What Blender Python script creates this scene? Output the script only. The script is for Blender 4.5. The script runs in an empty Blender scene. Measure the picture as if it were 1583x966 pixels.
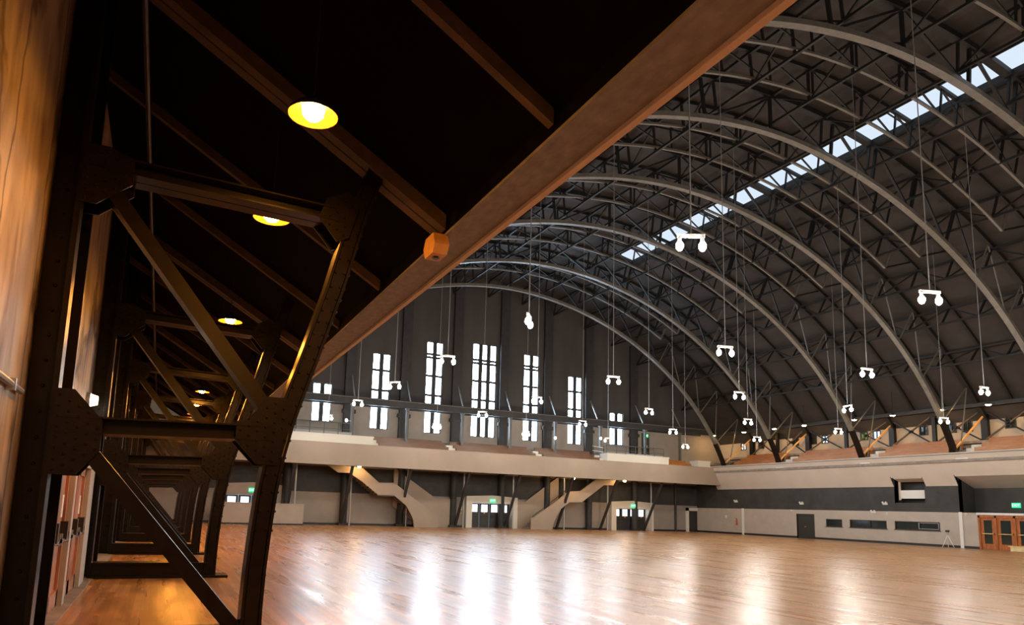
import bpy, math, random
from mathutils import Vector, Matrix
random.seed(7)
C = bpy.context.scene.collection
SC = bpy.context.scene
PI = math.pi

# ---------------------------------------------------------------- camera
cam_d = bpy.data.cameras.new('camera'); cam = bpy.data.objects.new('camera', cam_d); C.objects.link(cam)
YAW, PITCH, ROLL, FPX, PX, PY = 0.42140, 0.147705, 0.0310007, 1088.4255, 744.1208, 623.8028
ca, sa, cb, sb, cr, sr = math.cos(YAW), math.sin(YAW), math.cos(PITCH), math.sin(PITCH), math.cos(ROLL), math.sin(ROLL)
fw = Vector((sa*cb, ca*cb, sb)); r0 = Vector((ca, -sa, 0)); u0 = r0.cross(fw)
rt = r0*cr + u0*sr; up = u0*cr - r0*sr
M = Matrix((rt, up, -fw)).transposed().to_4x4(); M.translation = (0, 0, 1.65)
cam.matrix_world = M
cam_d.sensor_fit = 'HORIZONTAL'; cam_d.sensor_width = 36; cam_d.lens = FPX/1583*36
cam_d.shift_x = (791.5-PX)/1583; cam_d.shift_y = (PY-483)/1583
cam_d.clip_start = .05; cam_d.clip_end = 300
SC.camera = cam
# ---------------------------------------------------------------- world, exposure
w = bpy.data.worlds.new('world'); SC.world = w; w.use_nodes = True
w.node_tree.nodes['Background'].inputs[0].default_value = (.6, .75, 1, 1)
w.node_tree.nodes['Background'].inputs[1].default_value = .6
SC.view_settings.view_transform = 'Standard'; SC.view_settings.look = 'None'
SC.view_settings.gamma = 1; SC.view_settings.use_curve_mapping = False
SC.view_settings.exposure = 0.2
SC.cycles.sample_clamp_indirect = 6; SC.cycles.max_bounces = 8
SC.cycles.use_denoising = True
BULB = 520          # radiance of the white pendant bulbs
AMBER = 600          # radiance of the amber lamps
SKY = 28.0           # radiance of the sky seen in the tall windows

# ---------------------------------------------------------------- materials
def mat(name, col, rough=.6, metal=0, noise=0, nscale=4, stretch=(1, 1, 1), bump=0, coat=0, spec=.5):
    m = bpy.data.materials.new(name); m.use_nodes = True
    nt = m.node_tree; b = nt.nodes['Principled BSDF']
    b.inputs['Base Color'].default_value = (*col, 1); b.inputs['Roughness'].default_value = rough
    b.inputs['Metallic'].default_value = metal; b.inputs['Coat Weight'].default_value = coat
    b.inputs['Specular IOR Level'].default_value = spec
    if noise or bump:
        g = nt.nodes.new('ShaderNodeNewGeometry'); mp = nt.nodes.new('ShaderNodeMapping')
        mp.inputs['Scale'].default_value = stretch
        n = nt.nodes.new('ShaderNodeTexNoise'); n.inputs['Scale'].default_value = nscale; n.inputs['Detail'].default_value = 6
        nt.links.new(g.outputs['Position'], mp.inputs[0]); nt.links.new(mp.outputs[0], n.inputs['Vector'])
        if noise:
            cr_ = nt.nodes.new('ShaderNodeValToRGB')
            cr_.color_ramp.elements[0].position = .3; cr_.color_ramp.elements[1].position = .7
            cr_.color_ramp.elements[0].color = (*[c*(1-noise) for c in col], 1)
            cr_.color_ramp.elements[1].color = (*[min(1, c*(1+noise)) for c in col], 1)
            nt.links.new(n.outputs[0], cr_.inputs[0]); nt.links.new(cr_.outputs[0], b.inputs['Base Color'])
        if bump:
            bp = nt.nodes.new('ShaderNodeBump'); bp.inputs['Strength'].default_value = bump; bp.inputs['Distance'].default_value = .02
            nt.links.new(n.outputs[0], bp.inputs['Height']); nt.links.new(bp.outputs[0], b.inputs['Normal'])
    return m
def emis(name, col, s):
    m = bpy.data.materials.new(name); m.use_nodes = True
    nt = m.node_tree; nt.nodes.clear()
    e = nt.nodes.new('ShaderNodeEmission'); o = nt.nodes.new('ShaderNodeOutputMaterial')
    e.inputs[0].default_value = (*col, 1); e.inputs[1].default_value = s
    nt.links.new(e.outputs[0], o.inputs[0]); return m

def wood_floor():
    m = bpy.data.materials.new('maple_floor'); m.use_nodes = True
    nt = m.node_tree; b = nt.nodes['Principled BSDF']; L = nt.links.new
    g = nt.nodes.new('ShaderNodeNewGeometry')
    mp = nt.nodes.new('ShaderNodeMapping'); mp.inputs['Rotation'].default_value = (0, 0, PI/2)
    L(g.outputs['Position'], mp.inputs[0])
    br = nt.nodes.new('ShaderNodeTexBrick')
    br.inputs['Color1'].default_value = (.44, .205, .075, 1); br.inputs['Color2'].default_value = (.66, .36, .155, 1)
    br.inputs['Mortar'].default_value = (.25, .12, .05, 1)
    br.inputs['Scale'].default_value = 1; br.inputs['Mortar Size'].default_value = .0015
    br.inputs['Brick Width'].default_value = 1.7; br.inputs['Row Height'].default_value = .11; br.inputs['Bias'].default_value = 0
    br.offset = .37; br.offset_frequency = 3
    L(mp.outputs[0], br.inputs['Vector'])
    mp2 = nt.nodes.new('ShaderNodeMapping'); mp2.inputs['Scale'].default_value = (4, .28, 1)
    L(g.outputs['Position'], mp2.inputs[0])
    n = nt.nodes.new('ShaderNodeTexNoise'); n.inputs['Scale'].default_value = 1.6; n.inputs['Detail'].default_value = 7
    L(mp2.outputs[0], n.inputs['Vector'])
    mx = nt.nodes.new('ShaderNodeMix'); mx.data_type = 'RGBA'; mx.blend_type = 'MULTIPLY'; mx.inputs[0].default_value = .75
    cr_ = nt.nodes.new('ShaderNodeValToRGB'); cr_.color_ramp.elements[0].position = .3; cr_.color_ramp.elements[1].position = .68
    cr_.color_ramp.elements[0].color = (.45, .36, .30, 1); cr_.color_ramp.elements[1].color = (1.18, 1.08, 1, 1)
    L(n.outputs[0], cr_.inputs[0]); L(br.outputs[0], mx.inputs[6]); L(cr_.outputs[0], mx.inputs[7])
    L(mx.outputs[2], b.inputs['Base Color'])
    mp3 = nt.nodes.new('ShaderNodeMapping'); mp3.inputs['Scale'].default_value = (2.2, .16, 1)
    L(g.outputs['Position'], mp3.inputs[0])
    n2 = nt.nodes.new('ShaderNodeTexNoise'); n2.inputs['Scale'].default_value = 1.3; n2.inputs['Detail'].default_value = 2
    L(mp3.outputs[0], n2.inputs['Vector'])
    rr = nt.nodes.new('ShaderNodeMapRange'); rr.inputs[1].default_value = .3; rr.inputs[2].default_value = .7
    rr.inputs[3].default_value = .23; rr.inputs[4].default_value = .38
    L(n2.outputs[0], rr.inputs[0]); L(rr.outputs[0], b.inputs['Roughness'])
    bp = nt.nodes.new('ShaderNodeBump'); bp.inputs['Strength'].default_value = .02; bp.inputs['Distance'].default_value = .002
    ad = nt.nodes.new('ShaderNodeMath'); ad.operation = 'MULTIPLY_ADD'; ad.inputs[1].default_value = .5
    sp = nt.nodes.new('ShaderNodeSeparateColor'); L(br.outputs[0], sp.inputs[0])
    L(sp.outputs[0], ad.inputs[0]); L(n2.outputs[0], ad.inputs[2])
    L(ad.outputs[0], bp.inputs['Height']); L(bp.outputs[0], b.inputs['Normal'])
    b.inputs['Specular IOR Level'].default_value = .5
    return m

def old_wall():
    m = bpy.data.materials.new('worn_board_wall'); m.use_nodes = True
    nt = m.node_tree; b = nt.nodes['Principled BSDF']; L = nt.links.new
    g = nt.nodes.new('ShaderNodeNewGeometry')
    mp = nt.nodes.new('ShaderNodeMapping'); mp.inputs['Scale'].default_value = (1, 1.5, .45)
    L(g.outputs['Position'], mp.inputs[0])
    n = nt.nodes.new('ShaderNodeTexNoise'); n.inputs['Scale'].default_value = 1.5; n.inputs['Detail'].default_value = 9; n.inputs['Distortion'].default_value = .6
    L(mp.outputs[0], n.inputs['Vector'])
    cr_ = nt.nodes.new('ShaderNodeValToRGB'); e = cr_.color_ramp.elements
    e[0].position = .30; e[0].color = (.16, .11, .08, 1); e[1].position = .62; e[1].color = (.50, .41, .33, 1)
    k = e.new(.42); k.color = (.33, .26, .20, 1)
    L(n.outputs[0], cr_.inputs[0])
    # thin vertical cracks between the boards
    mp2 = nt.nodes.new('ShaderNodeMapping'); mp2.inputs['Scale'].default_value = (1, 1.1, .13)
    L(g.outputs['Position'], mp2.inputs[0])
    v = nt.nodes.new('ShaderNodeTexVoronoi'); v.feature = 'DISTANCE_TO_EDGE'; v.inputs['Scale'].default_value = .7
    n3 = nt.nodes.new('ShaderNodeTexNoise'); n3.inputs['Scale'].default_value = 2.0
    L(g.outputs['Position'], n3.inputs['Vector'])
    va = nt.nodes.new('ShaderNodeVectorMath'); va.operation = 'MULTIPLY_ADD'; va.inputs[1].default_value = (.25, .25, .25)
    L(n3.outputs[1], va.inputs[0]); L(mp2.outputs[0], va.inputs[2]); L(va.outputs[0], v.inputs['Vector'])
    cr2 = nt.nodes.new('ShaderNodeValToRGB'); cr2.color_ramp.elements[0].position = .006; cr2.color_ramp.elements[1].position = .03
    cr2.color_ramp.elements[0].color = (.12, .1, .09, 1); cr2.color_ramp.elements[1].color = (1, 1, 1, 1)
    L(v.outputs['Distance'], cr2.inputs[0])
    mx = nt.nodes.new('ShaderNodeMix'); mx.data_type = 'RGBA'; mx.blend_type = 'MULTIPLY'; mx.inputs[0].default_value = .75
    L(cr_.outputs[0], mx.inputs[6]); L(cr2.outputs[0], mx.inputs[7]); L(mx.outputs[2], b.inputs['Base Color'])
    b.inputs['Roughness'].default_value = .62
    bp = nt.nodes.new('ShaderNodeBump'); bp.inputs['Strength'].default_value = .5; bp.inputs['Distance'].default_value = .03
    L(n.outputs[0], bp.inputs['Height']); L(bp.outputs[0], b.inputs['Normal'])
    return m

FLOOR = wood_floor(); OLDWALL = old_wall()
BEIGE = mat('beige_paint', (.47, .395, .33), .7, noise=.06, nscale=1.5)
DARKP = mat('charcoal_paint', (.040, .037, .034), .7, noise=.25, nscale=1.2)
UPPER = mat('dark_upper_wall', (.060, .052, .050), .8, noise=.2, nscale=.7, stretch=(1, 1, .3))
PILA = mat('pilaster_paint', (.030, .028, .028), .6, noise=.2, nscale=2)
FASC_LIT = mat('fascia_paint_lit', (.60, .515, .44), .65, noise=.05, nscale=.8)  # fascia paint lightened, stronger light on the right put into its colour
BEIGE_DIM = mat('beige_paint_dimmed', (.30, .25, .21), .7, noise=.06, nscale=1.5)  # beige paint darkened to carry the weaker light on the far wall
FASC_DIM = mat('fascia_paint_dimmed', (.38, .29, .22), .65, noise=.05, nscale=.8)  # same fascia paint, darkened for the dimmer light at the far end
STEEL = mat('black_steel', (.0065, .004, .0028), .33, noise=.5, nscale=7, bump=.06, spec=.28)
STEELD = mat('overhead_black_steel', (.012, .011, .010), .6)
CHORD = mat('grey_chord_paint', (.15, .135, .112), .38, noise=.2, nscale=3)
RIBP = mat('grey_rib_paint', (.15, .135, .112), .42)
ROOF = mat('dark_roof_boards', (.040, .032, .028), .8, noise=.2, nscale=1.0, stretch=(1, .4, 1))
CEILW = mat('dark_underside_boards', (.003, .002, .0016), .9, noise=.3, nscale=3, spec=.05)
JOIST = mat('brown_joist', (.07, .046, .030), .7, noise=.3, nscale=4)
BEAMW = mat('weathered_grey_beam', (.19, .195, .20), .6, noise=.22, nscale=9, stretch=(1, .5, 2))
CONC = mat('concrete', (.26, .22, .19), .85, noise=.25, nscale=3)
BLACKB = mat('black_base', (.012, .012, .012), .5)
BENCHD = mat('dark_bench_front', (.10, .042, .014), .5, noise=.2)
BENCHW = mat('brown_bench_wood', (.14, .050, .016), .45, noise=.3, nscale=3, stretch=(.5, .5, 4))
ORANGEW = mat('orange_bench_wood', (.38, .135, .024), .42, noise=.25, nscale=3, stretch=(.5, .5, 4))
DOORW = mat('varnished_door_wood', (.40, .115, .025), .3, noise=.35, nscale=3, stretch=(4, 4, .6), coat=.3)
REDW = mat('red_brown_door_wood', (.42, .17, .09), .4, noise=.3, nscale=3, stretch=(4, 4, .5))
WHITE = mat('white_paint', (.75, .72, .68), .5)
PLAT = mat('pale_platform', (.70, .64, .55), .6)
DOORD = mat('dark_door', (.030, .028, .026), .4)
GLASSD = mat('dark_glass', (.02, .03, .03), .08, spec=.8)
BRASS = mat('brass', (.75, .55, .25), .3, metal=1)
CHROME = mat('chrome', (.75, .76, .78), .25, metal=1)
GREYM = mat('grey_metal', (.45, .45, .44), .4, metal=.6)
DARKM = mat('dark_hardware', (.03, .025, .02), .4, metal=.3)
PAPER = mat('paper_notice', (.85, .8, .7), .7)
REDP = mat('red_plastic', (.65, .08, .05), .4)
ORANGEP = mat('orange_plate', (.62, .34, .12), .5, noise=.15, nscale=6)
PALEW = mat('pale_wood', (.72, .56, .28), .5, noise=.15, nscale=4)
RAILG = mat('rail_grey', (.12, .115, .11), .5)
MESHG = mat('guard_panel_grey', (.36, .34, .32), .6)
E_SKY = emis('daylight_pane', (.56, .78, 1.0), SKY)
E_SKYL = emis('skylight_pane', (.74, .86, 1.0), .85)
E_SIDE = emis('side_daylight_pane', (.62, .80, 1.0), 1.6)
E_GREEN = emis('green_garden_pane', (.32, .55, .12), .38)
E_DOORP = emis('door_daylight_pane', (.86, .92, 1.0), 2.6)
E_BULB = emis('white_bulb', (1.0, .95, .85), BULB)
E_AMB = emis('amber_bulb', (1.0, .37, .04), AMBER)
E_AMBR = emis('amber_small_bulb', (1.0, .60, .22), 200)
E_EXIT = emis('exit_green', (.03, .8, .28), 1.4)
E_EXITL = emis('exit_letters', (.75, 1, .85), 2.0)
E_WALLL = emis('wall_lamp_glow', (1.0, .80, .55), 6)
E_SPOT = emis('small_white_lamp', (.95, 1, .95), 5)
LAMPIN = mat('amber_reflector', (.10, .035, .004), .35, metal=.0, coat=.2)

# ---------------------------------------------------------------- mesh helpers
class MB:
    def __init__(s): s.v = []; s.f = []; s.m = []
    def face(s, pts, mi=0):
        n = len(s.v); s.v += [tuple(p) for p in pts]; s.f.append(list(range(n, n+len(pts)))); s.m.append(mi)
    def hexa(s, p, mi=0):      # p: 8 corners, bottom loop then top loop
        n = len(s.v); s.v += [tuple(q) for q in p]
        for f in ((3, 2, 1, 0), (4, 5, 6, 7), (0, 1, 5, 4), (1, 2, 6, 5), (2, 3, 7, 6), (3, 0, 4, 7)):
            s.f.append([n+i for i in f]); s.m.append(mi)
        return s
    def box(s, x0, x1, y0, y1, z0, z1, mi=0):
        return s.hexa([(x0, y0, z0), (x1, y0, z0), (x1, y1, z0), (x0, y1, z0), (x0, y0, z1), (x1, y0, z1), (x1, y1, z1), (x0, y1, z1)], mi)
    def bar(s, p, q, wid, hgt, ref=(0, 1, 0), mi=0):   # wid along ref side, hgt across
        p = Vector(p); q = Vector(q); d = (q-p).normalized(); r = Vector(ref)
        a = (r-d*r.dot(d)); a = a.normalized() if a.length > 1e-6 else d.orthogonal().normalized()
        b = d.cross(a); a *= wid/2; b *= hgt/2
        return s.hexa([p-a-b, p+a-b, p+a+b, p-a+b, q-a-b, q+a-b, q+a+b, q-a+b], mi)
    def cyl(s, p, q, r, r2=None, n=10, mi=0, cap=True):
        p = Vector(p); q = Vector(q); r2 = r if r2 is None else r2
        d = (q-p).normalized(); a = d.orthogonal().normalized(); b = d.cross(a); k = len(s.v)
        for c, R in ((p, r), (q, r2)):
            for i in range(n):
                t = 2*PI*i/n; s.v.append(tuple(c+a*R*math.cos(t)+b*R*math.sin(t)))
        for i in range(n):
            j = (i+1) % n; s.f.append([k+i, k+j, k+n+j, k+n+i]); s.m.append(mi)
        if cap:
            s.f.append([k+i for i in range(n)][::-1]); s.m.append(mi); s.f.append([k+n+i for i in range(n)]); s.m.append(mi)
        return s
    def lathe(s, prof, c=(0, 0, 0), n=20, mi=0):        # prof: (r,z) list, around z
        k = len(s.v)
        for r, z in prof:
            for i in range(n):
                t = 2*PI*i/n; s.v.append((c[0]+r*math.cos(t), c[1]+r*math.sin(t), c[2]+z))
        for a in range(len(prof)-1):
            for i in range(n):
                j = (i+1) % n; s.f.append([k+a*n+i, k+a*n+j, k+(a+1)*n+j, k+(a+1)*n+i]); s.m.append(mi)
        return s
    def prism(s, poly, axis, a, b, mi=0):               # poly in the two other axes
        def P(u, v, t): return {'y': (u, t, v), 'x': (t, u, v), 'z': (u, v, t)}[axis]
        n = len(s.v); L = len(poly)
        s.v += [P(u, v, a) for u, v in poly] + [P(u, v, b) for u, v in poly]
        s.f.append([n+i for i in range(L)][::-1]); s.f.append([n+L+i for i in range(L)]); s.m += [mi, mi]
        for i in range(L):
            j = (i+1) % L; s.f.append([n+i, n+j, n+L+j, n+L+i]); s.m.append(mi)
        return s
    def sweep(s, path, wid, hgt, mi=0):                 # box section along a path in the XZ plane, wid along Y
        n = len(s.v); N = len(path)
        for i, (x, z) in enumerate(path):
            a = path[max(0, i-1)]; b = path[min(N-1, i+1)]
            t = Vector((b[0]-a[0], b[1]-a[1])).normalized(); nx, nz = -t.y, t.x
            for sx, sy in ((-1, -1), (1, -1), (1, 1), (-1, 1)):
                s.v.append((x+nx*sx*hgt/2, sy*wid/2, z+nz*sx*hgt/2))
        for i in range(N-1):
            for j in range(4):
                k = (j+1) % 4; s.f.append([n+i*4+j, n+i*4+k, n+i*4+4+k, n+i*4+4+j]); s.m.append(mi)
        s.f.append([n, n+1, n+2, n+3][::-1]); s.f.append([n+4*(N-1)+i for i in range(4)]); s.m += [mi, mi]
        return s
    def rivet(s, c, ax, r=.022):                         # a low dome on a plate facing ax
        c = Vector(c); ax = Vector(ax); return s.cyl(c, c+ax*.018, r, r*.55, n=7)
    def build(s, name, mats, parent=None, loc=(0, 0, 0), smooth=False):
        me = bpy.data.meshes.new(name)
        ox, oy, oz = loc
        me.from_pydata([(x-ox, y-oy, z-oz) for x, y, z in s.v], [], s.f)
        for m in (mats if isinstance(mats, (list, tuple)) else [mats]): me.materials.append(m)
        for p, mi in zip(me.polygons, s.m): p.material_index = mi; p.use_smooth = smooth
        me.validate(); me.update()
        o = bpy.data.objects.new(name, me); C.objects.link(o)
        if parent: o.parent = parent
        else: o.location = loc
        return o

def tag(o, label=None, cat=None, group=None, kind=None):
    if label: o['label'] = label
    if cat: o['category'] = cat
    if group: o['group'] = group
    if kind: o['kind'] = kind
    return o
def thing(name, label, cat, loc=(0, 0, 0), group=None, rz=0):
    o = bpy.data.objects.new(name, None); C.objects.link(o); o.location = loc; o.rotation_euler = (0, 0, rz)
    o.empty_display_size = .3
    return tag(o, label, cat, group)
def part(mb, name, m, t, smooth=False, sub=None):        # mb in world coordinates (thing not rotated)
    return mb.build(name, m, sub or t, tuple(t.location), smooth)
def copy_tree(o, loc, label, parent=None):
    r = o.copy(); C.objects.link(r)
    if parent: r.parent = parent
    else:
        r.location = loc
        if label: r['label'] = label
    for ch in list(o.children): copy_tree(ch, None, None, r)
    return r
def struct(mb, name, m, label, cat='wall', loc=(0, 0, 0)):
    return tag(mb.build(name, m, None, loc), label, cat, kind='structure')

UNIT = {}
def ubar(name, p, q, wid, hgt, m, parent, ref=(0, 1, 0)):   # a bar that shares one unit mesh per material
    if m.name not in UNIT:
        b = MB(); b.box(-.5, .5, -.5, .5, -.5, .5); o = b.build('bar', m); UNIT[m.name] = o.data; bpy.data.objects.remove(o)
    p = Vector(p); q = Vector(q); d = q-p; L = d.length; d = d.normalized(); r = Vector(ref)
    a = r-d*r.dot(d); a = a.normalized() if a.length > 1e-5 else d.orthogonal().normalized(); b = d.cross(a)
    o = bpy.data.objects.new(name, UNIT[m.name]); C.objects.link(o); o.parent = parent
    Mx = Matrix((a, b, d)).transposed().to_4x4() @ Matrix.Diagonal((wid, hgt, L, 1)); Mx.translation = (p+q)/2
    o.matrix_local = Mx
    return o

def ordinal(i): return ['first', 'second', 'third', 'fourth', 'fifth', 'sixth', 'seventh', 'eighth', 'ninth', 'tenth', 'eleventh', 'twelfth', 'thirteenth', 'fourteenth'][i]

# ---------------------------------------------------------------- main dimensions
X0, YE, XL, XR, XO, YN = 25.61, 56.55, -1.5, 49.6, 52.8, -8.0
AW, AH, AZ, AN = 24.41, 19.32, .9, 1.909
YK = [9.24, 16.79, 23.60, 30.28, 37.23, 45.25, 51.86]
RR, RZ = 34.2, 22.4-34.2                                 # roof arc
def inner_z(x): return AZ+AH*max(0, 1-abs((x-X0)/AW)**AN)**(1/AN)
def inner_pt(t, d=0):                                    # t 0..pi, left to right; d offset outwards
    c, s = math.cos(t), math.sin(t); e = 2/AN
    x = X0-AW*math.copysign(abs(c)**e, c); z = AZ+AH*abs(s)**e
    if d:
        x2 = X0-AW*math.copysign(abs(math.cos(t+.01))**e, math.cos(t+.01)); z2 = AZ+AH*abs(math.sin(t+.01))**e
        tx, tz = x2-x, z2-z; l = math.hypot(tx, tz); x += -tz/l*d; z += tx/l*d
    return x, z
def roof_z(x, d=0): return RZ+math.sqrt((RR-d)**2-(x-X0)**2)
def roof_path(x0, x1, d, n=40):
    a0 = math.asin((x0-X0)/(RR-d)); a1 = math.asin((x1-X0)/(RR-d))
    return [(X0+(RR-d)*math.sin(a0+(a1-a0)*i/n), RZ+(RR-d)*math.cos(a0+(a1-a0)*i/n)) for i in range(n+1)]
def to_roof(x, z, d):                                    # point of the roof arc radially above an inner point
    vx, vz = x-X0, z-RZ; l = math.hypot(vx, vz); return X0+vx/l*(RR-d), RZ+vz/l*(RR-d)

# ---------------------------------------------------------------- shell
b = MB(); b.box(-1.08, XO, YN, YE+.1, -.2, 0)
struct(b, 'floor', FLOOR, 'glossy tan strip wood floor of the drill hall', 'floor')
b = MB(); b.box(XL-.3, -1.08, YN, YE, -.2, .012)
struct(b, 'trim_1', CONC, 'bare concrete strip along the foot of the left wall', 'trim')
b = MB(); b.box(XL-.3, XL, YN, YE+.4, 0, 10.4)
struct(b, 'wall_left', OLDWALL, 'worn pale left wall with vertical cracks lit by amber lamps')
b = MB(); b.box(XL-.3, XO+.3, YN-.3, YN, -.2, 23)
struct(b, 'wall_front', UPPER, 'dark end wall behind the camera')
# barrel roof
p1 = roof_path(XL-.4, XO+.4, 0, 48); p2 = roof_path(XL-.4, XO+.4, -.25, 48)
b = MB(); b.prism(p1+p2[::-1], 'y', YN-.2, YE+.4)
struct(b, 'ceiling', ROOF, 'dark brown barrel vaulted roof over the hall', 'ceiling')

def holed_wall(us, zs, holes, place, reveal, colours):
    """grid of quads in (u,z) skipping holes; place(u,z,depth)->xyz; colours(zmid)->slot"""
    us = sorted(set(us+[h[0] for h in holes]+[h[1] for h in holes])); zs = sorted(set(zs+[h[2] for h in holes]+[h[3] for h in holes]))
    b = MB()
    for i in range(len(us)-1):
        for j in range(len(zs)-1):
            u, v = (us[i]+us[i+1])/2, (zs[j]+zs[j+1])/2
            if any(h[0] < u < h[1] and h[2] < v < h[3] for h in holes): continue
            b.face([place(us[i], zs[j], 0), place(us[i+1], zs[j], 0), place(us[i+1], zs[j+1], 0), place(us[i], zs[j+1], 0)], colours(v))
            b.face([place(us[i], zs[j], reveal), place(us[i+1], zs[j], reveal), place(us[i+1], zs[j+1], reveal), place(us[i], zs[j+1], reveal)], colours(v))
    for h in holes:
        q = [(h[0], h[2]), (h[1], h[2]), (h[1], h[3]), (h[0], h[3])]
        for k in range(4):
            a, c = q[k], q[(k+1) % 4]
            b.face([place(*a, 0), place(*c, 0), place(*c, reveal), place(*a, reveal)], colours((h[2]+h[3])/2))
    u0_, u1_, z0_, z1_ = us[0], us[-1], zs[0], zs[-1]
    for a, c in (((u0_, z0_), (u0_, z1_)), ((u1_, z0_), (u1_, z1_)), ((u0_, z1_), (u1_, z1_))):
        b.face([place(*a, 0), place(*c, 0), place(*c, reveal), place(*a, reveal)], colours(z1_))
    return b

# tall back windows: (x0, x1, lights, top, bottom, transoms)
WT = [1, 9.52, 10.25, 10.38, 11.18, 12.88, 14.50, 14.80]
BACKW = [(10.47, 12.02, 2, 11.30, 8.18), (15.28, 16.84, 2, 14.32, 7.90), (20.02, 21.56, 2, 15.90, 7.88), (24.39, 26.75, 3, 16.30, 7.88),
         (29.55, 31.14, 2, 15.88, 7.86), (34.30, 35.83, 2, 14.33, 7.86), (39.03, 40.58, 2, 11.24, 8.10)]
BACKD = [(4.50, 8.30, 0, 2.13), (24.55, 28.38, 0, 2.08), (39.43, 43.21, 0, 2.05), (48.48, 49.86, 0, 2.05)]
GDOOR = (42.75, 43.75, 7.2, 9.5)
holes = [(x0, x1, z0, z1) for x0, x1, n, z1, z0 in BACKW]+[(x0, x1, z0, z1) for x0, x1, z0, z1 in BACKD]+[GDOOR]
wb = holed_wall([XL-.3, XO+.3], [0, 2.55, 4.6, 10.1, 22.9], holes, lambda u, v, d: (u, YE+d, v), .35,
                lambda z: 0 if z < 2.55 else 1 if z < 4.6 else 0 if z < 10.1 else 2)
struct(wb, 'wall_back', [BEIGE_DIM, DARKP, UPPER], 'far end wall, beige below and dark above, with tall narrow windows')
b = MB(); zprev = 0
edges = [XL]+[v for d in BACKD for v in d[:2]]+[XO]
for i in range(0, len(edges), 2): b.box(edges[i], edges[i+1], YE-.03, YE, 0, .16)
struct(b, 'baseboard_back', BLACKB, 'black baseboard along the far end wall', 'baseboard')
wn = ['leftmost short two-light window of the far wall', 'second tall two-light window from the left in the far wall',
      'tall two-light window just left of the middle one', 'tallest window of the far wall, three lights wide, in the middle',
      'tall two-light window just right of the middle one', 'sixth window from the left in the far wall, two lights',
      'rightmost short two-light window of the far wall']
for i, (x0, x1, n, z1, z0) in enumerate(BACKW):
    t = thing('window_%d' % (i+1), wn[i], 'window', ((x0+x1)/2, YE, z0)); t['kind'] = 'structure'
    f = MB(); fw_ = .07
    f.box(x0, x0+fw_, YE+.06, YE+.18, z0, z1); f.box(x1-fw_, x1, YE+.06, YE+.18, z0, z1)
    f.box(x0, x1, YE+.06, YE+.18, z0, z0+fw_); f.box(x0, x1, YE+.06, YE+.18, z1-fw_, z1)
    lw = (x1-x0)/n
    for k in range(1, n): f.box(x0+lw*k-.18, x0+lw*k+.18, YE+.04, YE+.2, z0, z1)
    for zt in WT[2:]:
        if z0+.3 < zt < z1-.3: f.box(x0, x1, YE+.07, YE+.17, zt-.10, zt+.10)
    part(f, 'window_frame', PILA, t)
    for k in range(n):
        p = MB(); p.face([(x0+lw*k, YE+.22, z0), (x0+lw*(k+1), YE+.22, z0), (x0+lw*(k+1), YE+.22, z1), (x0+lw*k, YE+.22, z1)])
        part(p, 'pane', E_SKY, t)
# pilasters of the back wall
PILX = [8.9, 13.44, 18.15, 22.86, 27.44, 32.0, 36.5, 41.7]
for i, px in enumerate(PILX):
    b = MB(); zt = roof_z(px, .3)
    b.box(px-.42, px+.42, YE-.30, YE-.001, 4.7, zt); b.box(px-.55, px+.55, YE-.36, YE-.001, 9.0, 9.3)
    b.cyl((px, YE-.30, 0), (px, YE-.30, 4.7), .30, n=14); b.box(px-.38, px+.38, YE-.66, YE-.001, 0, .2)
    struct(b, 'trim_%d' % (i+2), PILA, '%s dark pilaster from the left on the far end wall' % ordinal(i), 'pilaster')

# right wall of the ground floor
RW = [(39.83, 41.33), (36.03, 39.15), (32.05, 35.40)]
RD = (42.51, 44.18, 0, 1.97); WD = (25.87, 29.50, 0, 2.22)
NICHE = (33.0, 35.23, 3.0, 4.90)
holes = [(a, c, 1.07, 1.67) for a, c in RW]+[RD, WD, NICHE, (YN, 30.59, 2.37, 4.95)]
wr = holed_wall([YN, YE], [0, 2.37, 4.95], holes, lambda u, v, d: (XR+d, u, v), .3, lambda z: 0 if z < 2.37 else 1)
struct(wr, 'wall_right', [BEIGE, DARKP], 'right wall of the ground floor, beige below and charcoal above')
b = MB()
for a, c in ((YN, 25.87), (29.50, 42.51), (44.18, YE)): b.box(XR-.03, XR, a, c, 0, .16)
struct(b, 'baseboard_right', BLACKB, 'black baseboard along the right wall', 'baseboard')
for i, (y, lab) in enumerate(((50.33, 'thin pale wall strip at the far right corner'), (30.59, 'thin pale wall strip beside the wooden doors on the right'))):
    b = MB(); b.box(XR-.07, XR, y-.11, y+.11, .0, 2.4)
    struct(b, 'trim_%d' % (i+20), WHITE, lab, 'trim')
rwl = ['smallest of the three strip windows in the right wall', 'middle strip window in the right wall', 'longest strip window in the right wall, nearest the wooden doors']
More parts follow.
